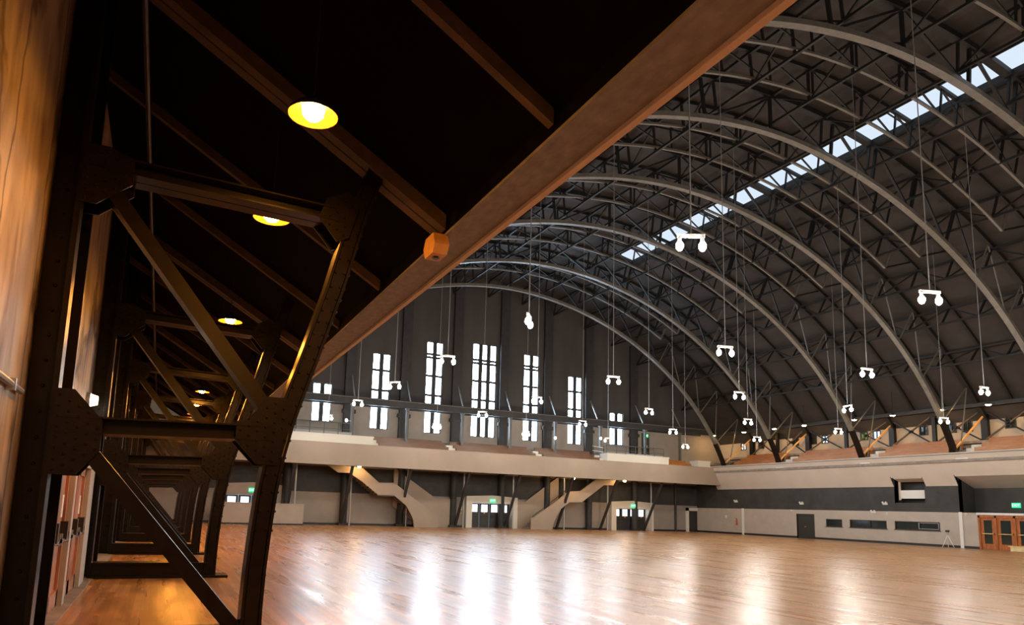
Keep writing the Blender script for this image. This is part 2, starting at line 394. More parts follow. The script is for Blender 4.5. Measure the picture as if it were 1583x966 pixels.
for i, (a, c) in enumerate(RW):
    t = thing('window_%d' % (i+8), rwl[i], 'window', (XR, (a+c)/2, 1.07)); t['kind'] = 'structure'
    f = MB(); x = XR+.02
    for y in ([a, c-.06] if i == 0 else [a, c-.06, (a*.55+c*.45)-.04]): f.box(x, x+.1, y, y+.06, 1.07, 1.67)
    f.box(x, x+.1, a, c, 1.07, 1.12); f.box(x, x+.1, a, c, 1.62, 1.67); f.box(XR-.05, XR+.1, a-.06, c+.06, 1.03, 1.07)
    part(f, 'window_frame', DOORD, t)
    p = MB(); p.face([(x+.08, a, 1.07), (x+.08, c, 1.07), (x+.08, c, 1.67), (x+.08, a, 1.67)]); part(p, 'pane', GLASSD, t)
    if i == 2:
        y0, y1 = a+.1, a+1.55; g = MB()
        for q in ((y0, y1, 1.16, 1.19), (y0, y1, 1.57, 1.60), (y0, y0+.04, 1.16, 1.60), (y1-.04, y1, 1.16, 1.60)): g.box(x-.01, x+.03, *q)
        part(g, 'sliding_sash', GREYM, t)

# gallery wall on the right, above, with small windows
GW = [53.3, 51.0, 46.9, 44.95, 43.75, 39.95, 38.8, 34.9, 32.8, 31.65, 28.8, 27.6]
holes = [(y-.36, y+.36, 8.2, 9.62) for y in GW]
wg = holed_wall([YN, YE], [4.9, 10.3], holes, lambda u, v, d: (XO+d, u, v), .3, lambda z: 0)
struct(wg, 'wall_right_upper', BEIGE, 'pale upper wall behind the right gallery benches')
gp = {0: E_SIDE, 4: E_SIDE, 6: E_SIDE, 5: E_GREEN}
for i, y in enumerate(GW):
    lab = {5: 'small gallery window with a green view, right gallery'}.get(i, '%s small window from the far corner in the right gallery wall' % ordinal(i))
    t = thing('window_%d' % (i+11), lab, 'window', (XO, y, 8.2)); t['kind'] = 'structure'
    f = MB(); x = XO-.03
    for q in ((y-.36, y-.28, 8.2, 9.62), (y+.28, y+.36, 8.2, 9.62), (y-.36, y+.36, 8.2, 8.28), (y-.36, y+.36, 9.54, 9.62), (y-.03, y+.03, 8.2, 9.62)): f.box(x, x+.12, *q)
    part(f, 'window_frame', DOORD, t)
    p = MB(); p.face([(x+.10, y-.36, 8.2), (x+.10, y+.36, 8.2), (x+.10, y+.36, 9.62), (x+.10, y-.36, 9.62)]); part(p, 'pane', gp.get(i, GLASSD), t)

# ---------------------------------------------------------------- galleries
t = thing('gallery', 'long pale fronted gallery across the far end wall', 'gallery', (X0, 53, 0))
b = MB(); b.box(2.9, 49.6, 52.9, 53.06, 4.55, 6.18); b.box(2.9, 49.2, 52.86, 53.1, 6.18, 6.23); b.box(2.9, 49.2, 52.86, 52.9, 4.55, 4.66)
part(b, 'fascia', FASC_DIM, t)
b = MB(); b.prism([(53.06, 4.60), (YE-.4, 5.2), (YE-.4, 5.35), (53.06, 4.78)], 'x', 2.9, XO); part(b, 'soffit', DARKP, t)
b = MB()
for i in range(4): b.box(2.9, XO, 53.06+.82*i, 53.06+.82*(i+1), 4.95+.3*i, 5.75+.32*i)
part(b, 'stepped_floor', CONC, t)

t = thing('gallery', 'pale sloping fronted gallery along the right wall', 'gallery', (49, 38, 0))
PT, PB = (48.4, 6.24), (XR+.0, 4.18)
def slant(s, y0, y1, mb, u0=0, u1=1, th=.12):
    ax, az = PT[0]+(PB[0]-PT[0])*u0, PT[1]+(PB[1]-PT[1])*u0; bx, bz = PT[0]+(PB[0]-PT[0])*u1, PT[1]+(PB[1]-PT[1])*u1
    mb.prism([(ax, az), (bx, bz), (bx+.1, bz+.12), (ax+.1, az+.12)], 'y', y0, y1)
b = MB()
slant(0, 35.30, 53.6, b); slant(0, 30.59, 32.87, b)
slant(0, 32.87, 35.30, b, 0, .70); slant(0, YN, 30.59, b, 0, .70)
part(b, 'fascia', FASC_LIT, t)
b = MB(); b.box(48.37, 48.54, YN, 52.9, 6.22, 6.27); part(b, 'cap_rail', RAILG, t)
b = MB(); b.prism([(49.22, 4.82), (51.3, 4.05), (51.3, 4.17), (49.34, 4.91)], 'y', YN, 30.59); part(b, 'soffit', WHITE, t)
b = MB()
for i in range(5): b.box(48.55+.82*i, 48.55+.82*(i+1) if i < 4 else XO, YN, 55.5, 5.72+.38*i, 5.9+.38*i)
part(b, 'stepped_floor', CONC, t)
b = MB(); b.prism([(49.18, 4.90), (51.4, 4.05), (51.4, 2.37), (XR, 2.37), (XR, 4.18)], 'y', 30.59, 30.65); part(b, 'cheek', DARKP, t)
b = MB(); b.box(51.25, 51.35, YN, 30.6, 2.3, 4.2); part(b, 'recess_back', DARKP, t)
b = MB(); b.box(XR+.01, 51.3, YN, 30.6, 2.25, 2.36); part(b, 'recess_ledge', DARKP, t)
b = MB(); b.prism([(49.18, 4.90), (50.6, 4.90), (50.6, 2.95), (XR, 2.95), (XR, 4.18)], 'y', 35.23, 35.29); part(b, 'cheek', DARKP, t)
# opera-box like window in the right wall
t = thing('viewing_box', 'small white fronted viewing box in the charcoal band of the right wall', 'viewing box', (XR, 33.94, 3.34))
b = MB(); b.box(XR+.28, XR+.36, 33.02, 35.0, 3.32, 3.92); part(b, 'parapet', WHITE, t)
b = MB(); b.box(XR+.02, XR+1.0, 33.0, 35.23, 2.94, 3.0); part(b, 'box_floor', DARKP, t)
b = MB(); b.prism([(XR-.30, 4.74), (XR+.36, 4.52), (XR+.36, 4.64), (XR-.30, 4.90)], 'y', 33.0, 35.1); part(b, 'lintel', FASC_LIT, t)
b = MB(); b.box(XR+.95, XR+1.0, 33.0, 35.23, 3.0, 4.9); part(b, 'back_panel', DARKP, t)
b = MB(); b.box(XR+.28, XR+.36, 35.0, 35.14, 3.2, 4.6); part(b, 'jamb', FASC_LIT, t)

# left gallery above the camera: raked underside, edge beam, joists
SL = .60
def lz(x): return 5.70+SL*(3.56-x)
t = thing('gallery', 'dark raked underside of the left gallery over the aisle', 'gallery', (3.5, 20, 0))
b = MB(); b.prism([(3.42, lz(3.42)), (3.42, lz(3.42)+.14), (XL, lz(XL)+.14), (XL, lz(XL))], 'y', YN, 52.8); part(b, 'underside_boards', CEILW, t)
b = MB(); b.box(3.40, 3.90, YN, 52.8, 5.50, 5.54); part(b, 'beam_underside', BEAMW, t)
b = MB(); b.box(3.90, 3.98, YN, 52.8, 5.445, 6.3); part(b, 'fascia', FASC_LIT, t)
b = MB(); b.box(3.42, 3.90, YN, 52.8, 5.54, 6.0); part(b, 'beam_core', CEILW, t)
rak = [-.8, 9.2, 19.2, 29.2, 39.2, 49.2]
rk = None
for i, y in enumerate(rak):
    lab = 'wide brown raker beam under the left gallery, %s from the camera' % ordinal(i)
    b = MB(); th = .34
    def sl(x, dz): return (x, 0, lz(x)+dz)
    if rk is None:
        rk = thing('raker_beam', lab, 'beam', (0, y, 0), 'raker beams of the left gallery')
        for s in (-1, 1):
            b = MB(); b.hexa([(3.39, s*.11-.09, lz(3.39)-.22), (3.39, s*.11+.09, lz(3.39)-.22), (XL+.02, s*.11+.09, lz(XL)-.22), (XL+.02, s*.11-.09, lz(XL)-.22),
                              (3.39, s*.11-.09, lz(3.39)), (3.39, s*.11+.09, lz(3.39)), (XL+.02, s*.11+.09, lz(XL)), (XL+.02, s*.11-.09, lz(XL))])
            b.build('plank', JOIST, rk)
        b = MB(); b.prism([(-.16, 5.22), (-.24, 5.34), (-.16, 5.52), (.16, 5.52), (.24, 5.38), (.16, 5.22)], 'x', 3.22, 3.44); pl = b.build('end_plate', ORANGEP, rk)
        b = MB(); b.cyl((3.33, .0, 5.195), (3.33, 0, 5.235), .055, n=6); b.build('bolt', DARKM, pl)
    else: copy_tree(rk, (0, y, 0), lab)
js = [2.7, 6.0, 12.4, 15.7, 22.5, 25.8, 32.5, 35.8, 42.5, 45.8]
j0 = None
for i, y in enumerate(js):
    lab = 'single brown joist under the left gallery, %s from the camera' % ordinal(i)
    if j0 is None:
        b = MB(); b.hexa([(3.39, -.055, lz(3.39)-.18), (3.39, .055, lz(3.39)-.18), (XL+.02, .055, lz(XL)-.18), (XL+.02, -.055, lz(XL)-.18),
                          (3.39, -.055, lz(3.39)), (3.39, .055, lz(3.39)), (XL+.02, .055, lz(XL)), (XL+.02, -.055, lz(XL))])
        j0 = tag(b.build('joist', JOIST, None, (0, 0, 0)), lab, 'joist', 'joists of the left gallery'); j0.location = (0, y, 0)
    else: copy_tree(j0, (0, y, 0), lab)
b = MB(); b.cyl((-.74, YN, 8.08), (-.74, 50, 8.08), .045, n=8)
tag(b.build('conduit', DARKM), 'thin brown conduit running along the gallery underside by the left wall', 'conduit')

# ---------------------------------------------------------------- arch trusses
ts = [PI*i/240 for i in range(241)]
IN = [inner_pt(t) for t in ts]
path = [(IN[0][0], .02)]+IN
low_left = [(1.13, .02), (1.13, .4), (1.14, .82), (1.17, 1.3), (1.21, 1.77), (1.27, 2.2), (1.36, 2.64), (1.49, 3.1), (1.61, 3.5), (1.75, 4.0), (1.89, 4.5), (2.03, 5.1), (2.16, 5.65), (2.32, 6.1)]+[(x, z) for x, z in IN if x < X0 and 6.4 < z <= 8.6]
low_mid = [p for p in IN if p[1] >= 8.3]
low_right = [(x, z) for x, z in IN if x > X0 and 5.8 <= z <= 8.6]
PXL = -1.27; PXR = 2*X0-PXL
def post_side(x):      # mirror x if on the right
    return x
# web stations along the inner chord (left half), mirrored
sta = []
acc = 0; last = None
for x, z in IN[:121]:
    if z < 5.5: continue
    if last is None: sta.append((x, z)); last = (x, z); continue
    acc += math.hypot(x-last[0], z-last[1]); last = (x, z)
    if acc >= 3.05: sta.append((x, z)); acc = 0
if math.hypot(sta[-1][0]-X0, sta[-1][1]-(AZ+AH)) < 1.4: sta.pop()
up_ = []
for x, z in sta:
    rx, rz = to_roof(x, z, .22)
    if rx < PXL: rx = PXL; rz = z+.2
    up_.append((rx, rz))
up_[0] = (PXL+.1, 5.5); sta[0] = (1.98+.03, 5.5)
def truss(loc):
    t = thing('arch_truss', '', 'truss', loc, 'arch trusses')
    P = lambda mb, n, m, sub=None, smooth=False: mb.build(n, m, sub or t, (0, 0, 0), smooth)
    # left wall post: two flanged channels with a recessed web
    b = MB(); x0, x1 = XL+.01, -1.24
    b.box(x0, x1, .18, .24, 0, 9.4); b.box(x0, -1.10, .72, .78, 0, 9.4); b.box(x0, x1-.03, .24, .72, 0, 9.4)
    b.box(-1.24, -1.15, .10, .18, 0, 9.4); b.box(-1.20, -1.14, -.17, .10, 0, 9.4)
    for z in [z*.30+.5 for z in range(30)]:
        b.rivet((x1-.03, .32, z), (1, 0, 0)); b.rivet((x1-.03, .64, z), (1, 0, 0)); b.rivet((x1-.1, .18, z), (0, -1, 0))
    P(b, 'post', STEEL)
    b = MB(); b.box(-1.246, -1.232, .165, .18, 0.05, 7.5); P(b, 'edge_highlight_strip', GREYM)  # pale strip added to imitate the bright highlight along the post corner
    b = MB(); b.box(PXR-.15, PXR+.15, -.22, .22, 7.0, 9.4); P(b, 'post', STEEL)
    # left leg
    b = MB(); b.sweep(low_left, .34, .15)
    pl = [(x-.105, z) for x, z in low_left]; pr = [(x+.105, z) for x, z in low_left]
    b.sweep(pl, .36, .035); b.sweep(pr, .36, .035)
    for i in range(3, len(low_left)-1, 1):
        (xa, za), (xb, zb) = low_left[i], low_left[i+1]
        for q in range(max(1, int(math.hypot(xb-xa, zb-za)/.16))):
            u = q/max(1, int(math.hypot(xb-xa, zb-za)/.16)); x, z = xa+(xb-xa)*u, za+(zb-za)*u
            for y in (-.15, .15): b.rivet((x+.122, y, z), (1, 0, 0), .02)
            b.rivet((x-.06, -.17, z), (0, -1, 0), .02); b.rivet((x+.06, -.17, z), (0, -1, 0), .02)
    P(b, 'leg', STEEL)
    b = MB(); b.sweep(low_right, .36, .26); P(b, 'leg', STEEL)
    b = MB(); b.sweep(low_mid, .32, .22); P(b, 'lower_chord', CHORD)
    b = MB(); b.sweep(roof_path(PXL, PXR, .2, 60), .34, .24); P(b, 'upper_chord', STEELD)
    # base
    b = MB(); b.box(-1.16, 1.5, -.30, .30, 0, .05); P(b, 'base_plate', STEEL)
    b = MB(); b.box(-1.15, 1.1, -.12, .12, .05, .30); b.box(-1.15, 1.08, -.2, .2, .28, .315); P(b, 'base_beam', STEEL)
    # lower and upper struts of the foot
    def strut(za, zb, xa, xb):
        b = MB(); b.bar((xa, 0, za), (xb, 0, zb), .05, .18)
        b.bar((xa, -.11, za+.085), (xb, -.11, zb+.085), .20, .022); b.bar((xa, -.11, za-.085), (xb, -.11, zb-.085), .20, .022)
        b.bar((xa, .11, za+.085), (xb, .11, zb+.085), .20, .022); b.bar((xa, .11, za-.085), (xb, .11, zb-.085), .20, .022)
        return P(b, 'strut', STEEL)
    strut(2.44, 2.50, -1.12, 1.20); strut(5.60, 5.50, -1.12, 1.92)
    def angle(p, q, w_=.17):
        b = MB(); b.bar(p, q, .30, w_)
        return P(b, 'diagonal', STEEL)
    angle((-.95, 0, 2.36), (.98, 0, .10)); angle((-.95, 0, 5.42), (1.25, 0, 2.66))
    # gussets with rivets
    def gusset(poly, y=-.19):
        b = MB(); b.prism(poly, 'y', y-.012, y+.012); b.prism(poly, 'y', -y-.012, -y+.012)
        cx = sum(p[0] for p in poly)/len(poly); cz = sum(p[1] for p in poly)/len(poly)
        xs = [p[0] for p in poly]; zs = [p[1] for p in poly]
        def inside(x, z):
            c = False; n = len(poly)
            for i in range(n):
                (xa, za), (xb, zb) = poly[i], poly[i-1]
                if (za > z) != (zb > z) and x < (xb-xa)*(z-za)/(zb-za)+xa: c = not c
            return c
        x = min(xs)+.05; r = 0
        while x < max(xs):
            z = min(zs)+.05+(.055 if r % 2 else 0)
            while z < max(zs):
                if all(inside(x+dx, z+dz) for dx in (-.03, .03) for dz in (-.03, .03)): b.rivet((x, y-.012, z), (0, -1, 0), .017)
                z += .12
            x += .10; r += 1
        return P(b, 'gusset_plate', STEEL)
    gusset([(-1.16, 1.88), (-.88, 1.88), (-.66, 2.16), (-.66, 2.50), (-.97, 2.84), (-1.16, 2.84)])
    gusset([(.78, 2.38), (1.05, 2.10), (1.30, 2.10), (1.42, 2.95), (1.12, 2.95), (.92, 2.62), (.78, 2.62)])
    gusset([(-1.16, 5.05), (-.98, 5.05), (-.62, 5.36), (-.62, 5.68), (-.9, 5.78), (-1.16, 5.78)])
    gusset([(1.60, 5.42), (1.86, 5.12), (2.02, 5.2), (2.14, 5.66), (1.98, 5.86), (1.70, 5.70)])
    # web overhead
    n = len(sta)
    for i in range(1, n):
        for s in (1, -1):
            if s > 0 and i < 3: continue
            f = lambda p: (p[0] if s > 0 else 2*X0-p[0], 0, p[1])
            lo_ = i < 5 and s < 0
            ubar('web_strut', f(sta[i]), f(up_[i]), .07 if lo_ else .14, .07 if lo_ else .12, RIBP if lo_ else STEELD, t)
            ubar('web_diagonal', f(up_[i]), f(sta[i-1]), .06 if lo_ else .12, .06 if lo_ else .10, RIBP if lo_ else STEELD, t)
    c = (X0, 0, AZ+AH); ct = (X0, 0, RZ+RR-.22)
    ubar('web_strut', c, ct, .14, .12, STEELD, t)
    for s in (1, -1):
        ubar('web_diagonal', ct, (sta[-1][0] if s > 0 else 2*X0-sta[-1][0], 0, sta[-1][1]), .12, .10, STEELD, t)
    # splayed knee bars from leg to the upper post on the right
    for z1, z2 in ((6.4, 9.2),): ubar('knee_bar', (2*X0-2.36, 0, 6.55), (PXR, 0, 9.3), .10, .10, ORANGEP, t)
    return t
tl = ['nearest arch truss, its dark riveted foot filling the left foreground', 'second arch truss from the camera, foot standing behind the nearest one on the left',
      'third arch truss from the camera along the hall', 'fourth arch truss from the camera along the hall', 'fifth arch truss from the camera along the hall',
      'sixth arch truss from the camera along the hall', 'farthest arch truss, close to the far end wall']
T0 = truss((0, YK[0], 0)); T0['label'] = tl[0]
for k in range(1, 7): copy_tree(T0, (0, YK[k], 0), tl[k])
for ch in T0.children:
    if ch.name.startswith('base_beam'): ch.scale = (1, 1, .5)

# ---------------------------------------------------------------- ribs between the trusses
def rib(loc, label):
    t = thing('roof_rib', label, 'rib', loc, 'thin roof ribs')
    off = [inner_pt(a, .75) for a in ts]
    lo = [p for p in off if abs(p[0]-X0) < 14.2]
    b = MB(); b.sweep(lo, .12, .11); b.build('lower_chord', RIBP, t)
    b = MB(); b.sweep(roof_path(-.6, 2*X0+.6, .12, 60), .16, .18); b.build('upper_chord', STEELD, t)
    for x, z in ((lo[0]), (lo[-1])):
        rx, rz = to_roof(x, z, .2); s = -1 if x < X0 else 1
        ubar('end_strut', (x, 0, z), (rx, 0, rz), .12, .12, RIBP, t)
        ubar('end_strut', (x, 0, z), (rx+s*1.6, 0, roof_z(rx+s*1.6, .2)), .10, .10, STEELD, t)
    k = 0; pts = [p for p in off if abs(p[0]-X0) < 13.5]
    st = pts[::9]
    for i, (x, z) in enumerate(st):
        rx, rz = to_roof(x, z, .2)
        ubar('web_strut', (x, 0, z), (rx, 0, rz), .08, .08, STEELD, t)
        if i: 
            qx, qz = to_roof(*st[i-1], .2)
            ubar('web_diagonal', (qx, 0, qz), (x, 0, z), .07, .07, STEELD, t)
    return t
R0 = None; ri = 0
for k in range(6):
    for f in (1/3, 2/3):
        y = YK[k]+(YK[k+1]-YK[k])*f; lab = 'thin grey roof rib, %s of the ribs counted from the camera' % ordinal(ri); ri += 1
        if R0 is None: R0 = rib((0, y, 0), lab)
        else: copy_tree(R0, (0, y, 0), lab)

# ---------------------------------------------------------------- lattice purlins along the hall
def purlin(a, label, first):
    x1, z1 = X0+(RR-.30)*math.sin(a), RZ+(RR-.30)*math.cos(a); x0, z0 = X0+(RR-1.75)*math.sin(a), RZ+(RR-1.75)*math.cos(a)
    ya = YK[0]-3.5; t = thing('lattice_purlin', label, 'purlin', ((x0+x1)/2, ya, z0), 'lattice purlins')
    o = Vector(t.location)
    lp = lambda x, y, z: Vector((x, y, z))-o
    ubar('top_bar', lp(x1, ya, z1), lp(x1, YE-.3, z1), .14, .14, STEELD, t, (1, 0, 0))
    ubar('bottom_bar', lp(x0, ya, z0), lp(x0, YE-.3, z0), .12, .12, STEELD, t, (1, 0, 0))
    ys = [ya]
    for k in range(6): ys += [YK[k]+(YK[k+1]-YK[k])*f for f in (0, 1/3, 2/3)]
    ys += [YK[6], YE-.3]
    for i, y in enumerate(ys):
        ubar('web_strut', lp(x0, y, z0), lp(x1, y, z1), .10, .10, STEELD, t, (1, 0, 0))
        if i: ubar('web_diagonal', lp(x0 if i % 2 else x1, ys[i-1], z0 if i % 2 else z1), lp(x1 if i % 2 else x0, y, z1 if i % 2 else z0), .08, .08, STEELD, t, (1, 0, 0))
    return t
na = 7
for i in range(-na, na+1):
    a = i*.106
    side = 'at the crown of the roof' if i == 0 else '%s from the crown on the %s side of the roof' % (ordinal(abs(i)-1), 'left' if i < 0 else 'right')
    purlin(a, 'dark lattice purlin ' + side, i == -na)

# ---------------------------------------------------------------- skylight strip
t = thing('skylight', 'long bright bluish skylight strip high on the right of the roof crown', 'skylight', (32.4, 25, 21.5))
aS, bS = math.asin((31.35-X0)/RR), math.asin((33.35-X0)/RR)
def rp(a, d): return X0+(RR-d)*math.sin(a), RZ+(RR-d)*math.cos(a)
b = MB(); m_ = aS+(bS-aS)*.68
for q0, q1 in ((aS, m_),):
    (xa, za), (xb, zb) = rp(q0, .05), rp(q1, .05); b.face([(xa, 8, za), (xb, 8, zb), (xb, 44.4, zb), (xa, 44.4, za)])
part(b, 'pane', E_SKYL, t)
b = MB(); (xa, za), (xb, zb) = rp(m_+.006, .05), rp(bS, .05); b.face([(xa, 8, za), (xb, 8, zb), (xb, 44.4, zb), (xa, 44.4, za)])
part(b, 'louvre_pane', E_SKYL, t)
b = MB()
for q, w_ in ((aS, .08), (m_+.003, .12), (bS, .2), (m_+(bS-m_)*.4, .05), (m_+(bS-m_)*.7, .05)):
    xa, za = rp(q, .10); b.box(xa-w_/2, xa+w_/2, 8, 44.4, za-.08, za+.06)
for q in range(9):
    y = 8+q*4.54; (xa, za), (xb, zb) = rp(aS, .09), rp(bS, .09); b.bar((xa, y, za), (xb, y, zb), .06, .06)
part(b, 'glazing_bars', STEELD, t)

# ---------------------------------------------------------------- pendant lights
GX = [10.2, 18.3, 25.8, 33.5, 41.6]; GY = [11.7, 19.25, 26.25, 33.4, 40.6, 48.8]
def pendant(loc, label, rz, top):
    t = thing('pendant_light', label, 'pendant light', loc, 'twin pendant lights', rz)
    b = MB(); b.cyl((0, 0, .22), (0, 0, top-loc[2]), .015, n=6); b.build('rod', GREYM, t)
    b = MB(); b.box(-.30, .30, -.035, .035, .17, .24); b.build('crossbar', WHITE, t)
    for s in (-1, 1):
        b = MB(); b.cyl((s*.25, 0, .06), (s*.25, 0, .18), .045, n=10); k = b.build('socket', GREYM, t)
        b = MB(); b.lathe([(.001, -.15), (.05, -.13), (.085, -.06), (.085, 0), (.05, .06), (.001, .07)], (s*.25, 0, 0), 12); b.build('bulb', E_BULB, k, smooth=True)
    return t
PL = None
rots = {(0, 1): .9, (3, 2): 1.45, (1, 1): -.25, (2, 1): -.1, (1, 0): -.3, (0, 0): -.45, (0, 3): -.7, (3, 1): 0}
rown = ['nearest row', 'second row', 'third row', 'fourth row', 'fifth row', 'farthest row']
coln = ['leftmost', 'second from the left', 'middle', 'second from the right', 'rightmost']
def pcopy(x, y, lab, rz):
    global PL
    top = roof_z(x, .02)
    if PL is None: PL = pendant((x, y, 7.55), lab, rz, top); return
    t = copy_tree(PL, (x, y, 7.55), lab); t.rotation_euler = (0, 0, rz)
    for c in t.children:
        if c.name.startswith('rod'): c.scale = (1, 1, (top-7.55)/(roof_z(GX[0], .02)-7.55))
for j, y in enumerate(GY):
    for i, x in enumerate(GX):
        if (i, j) in ((4, 0), (3, 0), (0, 5)) and False: continue
        pcopy(x, y, 'twin bulb pendant light, %s in the %s from the camera' % (coln[i], rown[j]), rots.get((i, j), random.uniform(-.3, .1)))
for j, y in enumerate((4.2, -3.2)):
    for i, x in enumerate(GX):
        pcopy(x, y, 'twin bulb pendant light %s, %s behind the picture edge' % (coln[i], ('just', 'well')[j]), 0)

# ---------------------------------------------------------------- amber dome lamps under the left gallery
DL = [-2.5, .6, 7.16, 10.22, 16.86, 19.92, 25.41, 28.76, 32.92, 36.73, 41.0, 44.58, 48.39]
D0 = None
for i, y in enumerate(DL):
    x = 1.135; z = 5.75; lab = 'amber dome lamp hanging under the left gallery, %s in its line' % ordinal(max(0, i))
    if i < 2: lab = 'amber dome lamp under the left gallery behind the camera, ' + ('farther one' if i == 0 else 'nearer one')
    else: lab = 'amber dome lamp hanging under the left gallery, %s lamp from the camera' % ordinal(i-2)
    if D0 is None:
        D0 = thing('dome_lamp', lab, 'lamp', (x, y, z), 'amber dome lamps')
        b = MB(); b.lathe([(.262, -.01), (.267, 0), (.255, .03), (.19, .10), (.08, .15), (.05, .2), (.001, .2)], n=28)
        b.build('shade', DARKM, D0, smooth=True)
        b = MB(); b.lathe([(.26, -.005), (.245, .02), (.18, .08), (.13, .1)], n=28); b.build('reflector', LAMPIN, D0, smooth=True)
        b = MB(); b.lathe([(.001, -.06), (.07, -.045), (.11, .0), (.12, .08), (.001, .1)], n=20); b.build('bulb', E_AMB, D0, smooth=True)
        b = MB(); b.cyl((0, 0, .19), (0, 0, lz(x)-z+.01), .008, n=8); b.build('stem', DARKM, D0)
    else: copy_tree(D0, (x, y, z), lab)

# ---------------------------------------------------------------- left wall: doors, rail, lamp
t = thing('door_1', 'row of red brown wooden double doors in the left wall behind the nearest truss', 'door', (-1.3, 12.7, 0)); t['kind'] = 'structure'
b = MB(); b.box(XL, -1.20, 10.2, 10.42, 0, 2.35); b.box(XL, -1.20, 15.0, 15.9, 0, 2.35); b.box(XL, -1.20, 12.55, 12.8, 0, 2.35); b.box(XL, -1.20, 10.2, 15.9, 2.15, 2.5)
part(b, 'door_surround', BEIGE, t)
for y0 in (10.44, 11.5, 12.82, 13.9):
    b = MB(); y1 = y0+1.04; b.box(-1.36, -1.31, y0, y1, .02, 2.14)
    for q in ((y0, y0+.14, .02, 2.14), (y1-.14, y1, .02, 2.14), (y0, y1, .02, .25), (y0, y1, .95, 1.1), (y0, y1, 2.0, 2.14)): b.box(-1.32, -1.27, *q)
    d = part(b, 'door_leaf', REDW, t)
    b = MB(); b.box(-1.23, -1.19, y0+.08, y1-.08, .99, 1.04); b.box(-1.27, -1.19, y0+.08, y0+.14, .96, 1.12); b.box(-1.27, -1.19, y1-.14, y1-.08, .96, 1.12)
    part(b, 'push_bar', CHROME, t, sub=d)
    b = MB(); b.box(-1.27, -1.17, y0+.42, y0+.56, 1.02, 1.28); part(b, 'lock_case', DARKM, t, sub=d)
    b = MB(); b.box(-1.27, -1.262, y0+.30, y0+.46, 1.34, 1.66); part(b, 'paper_notice', PAPER, t, sub=d)
b = MB(); b.cyl((XL+.05, YN, 2.74), (XL+.05, 8.85, 2.74), .035, n=8)
for y in (3, 5, 7, 8.3): b.box(XL, XL+.09, y-.03, y+.03, 2.68, 2.80)
tag(b.build('pipe', GREYM), 'thin pale pipe clipped along the left wall near the camera', 'pipe')
t = thing('wall_lamp', 'small round glowing lamp on the left wall beside the second truss', 'lamp', (XL, 16.0, 3.56))
b = MB(); b.cyl((XL, 16.0, 3.56), (XL+.07, 16.0, 3.56), .16, n=18); part(b, 'back_plate', GREYM, t)
b = MB(); b.cyl((XL+.07, 16.0, 3.56), (XL+.20, 16.0, 3.56), .13, .09, n=18); part(b, 'glass', E_WALLL, t)

# ---------------------------------------------------------------- back wall details
t = thing('wind_girder', 'grey steel girder crossing the far wall in front of its windows', 'girder', (X0, 55, 9.6))
b = MB(); b.box(-1.2, 50, 54.9, 55.1, 9.62, 10.12); part(b, 'front_beam', PILA, t)
b = MB(); b.box(-1.2, 50, 54.84, 55.16, 10.12, 10.17); part(b, 'top_flange', RIBP, t)
b = MB(); b.box(-1.2, 50, 56.3, 56.5, 9.66, 9.86); part(b, 'wall_beam', PILA, t)
for px in PILX+[46.2]:
    ubar('cross_bar', (px-X0, .1, .40), (px-X0, 1.3, .25), .14, .12, GREYM, t, (1, 0, 0))
    ubar('knee_brace', (px-X0+.1, 1.25, 2.5), (px-X0+.1, .05, .65), .08, .08, GREYM, t, (1, 0, 0))
po = None
for i, px in enumerate([8.9, 13.4, 18.0, 22.95, 27.5, 32.05, 36.9, 42.0, 46.2]):
    lab = '%s slim grey post from the left on the far gallery' % ordinal(i)
    if po is None:
        b = MB(); b.box(-.1, .1, -.1, .1, 5.9, 9.62); b.box(-.16, .16, -.16, .16, 5.9, 6.0); b.box(-.16, .16, -.16, .16, 9.5, 9.62)
        po = tag(b.build('gallery_post', RAILG), lab, 'post', 'posts of the far gallery'); po.location = (px, 55, 0)
    else: copy_tree(po, (px, 55, 0), lab)
# struts under the far gallery
so = None
for i, px in enumerate([8.9, 13.25, 17.95, 23.0, 27.7, 32.9, 37.6, 42.6]):
    lab = '%s slanting strut from the left under the far gallery' % ordinal(i)
    if so is None:
        so = thing('bracket_strut', lab, 'strut', (px, 56.2, 0), 'struts under the far gallery')
        b = MB(); b.bar((0, -.15, .0), (0, -3.0, 4.62), .20, .16, (1, 0, 0)); b.build('slanted_bar', PILA, so)
        b = MB(); b.cyl((.55, -.6, 0), (.55, -.6, 4.95), .07, n=8); b.build('downpipe', GREYM, so)
        b = MB(); b.bar((0, -.1, 4.7), (0, -3.0, 4.62), .14, .12, (1, 0, 0)); b.build('tie_bar', PILA, so)
    else: copy_tree(so, (px, 56.2, 0), lab)
b = MB(); b.cyl((46.78, YE-.12, 0), (46.78, YE-.12, 5.1), .11, n=10)
tag(b.build('pipe', PILA), 'black pipe down the far wall left of the narrow dark doorway', 'pipe')

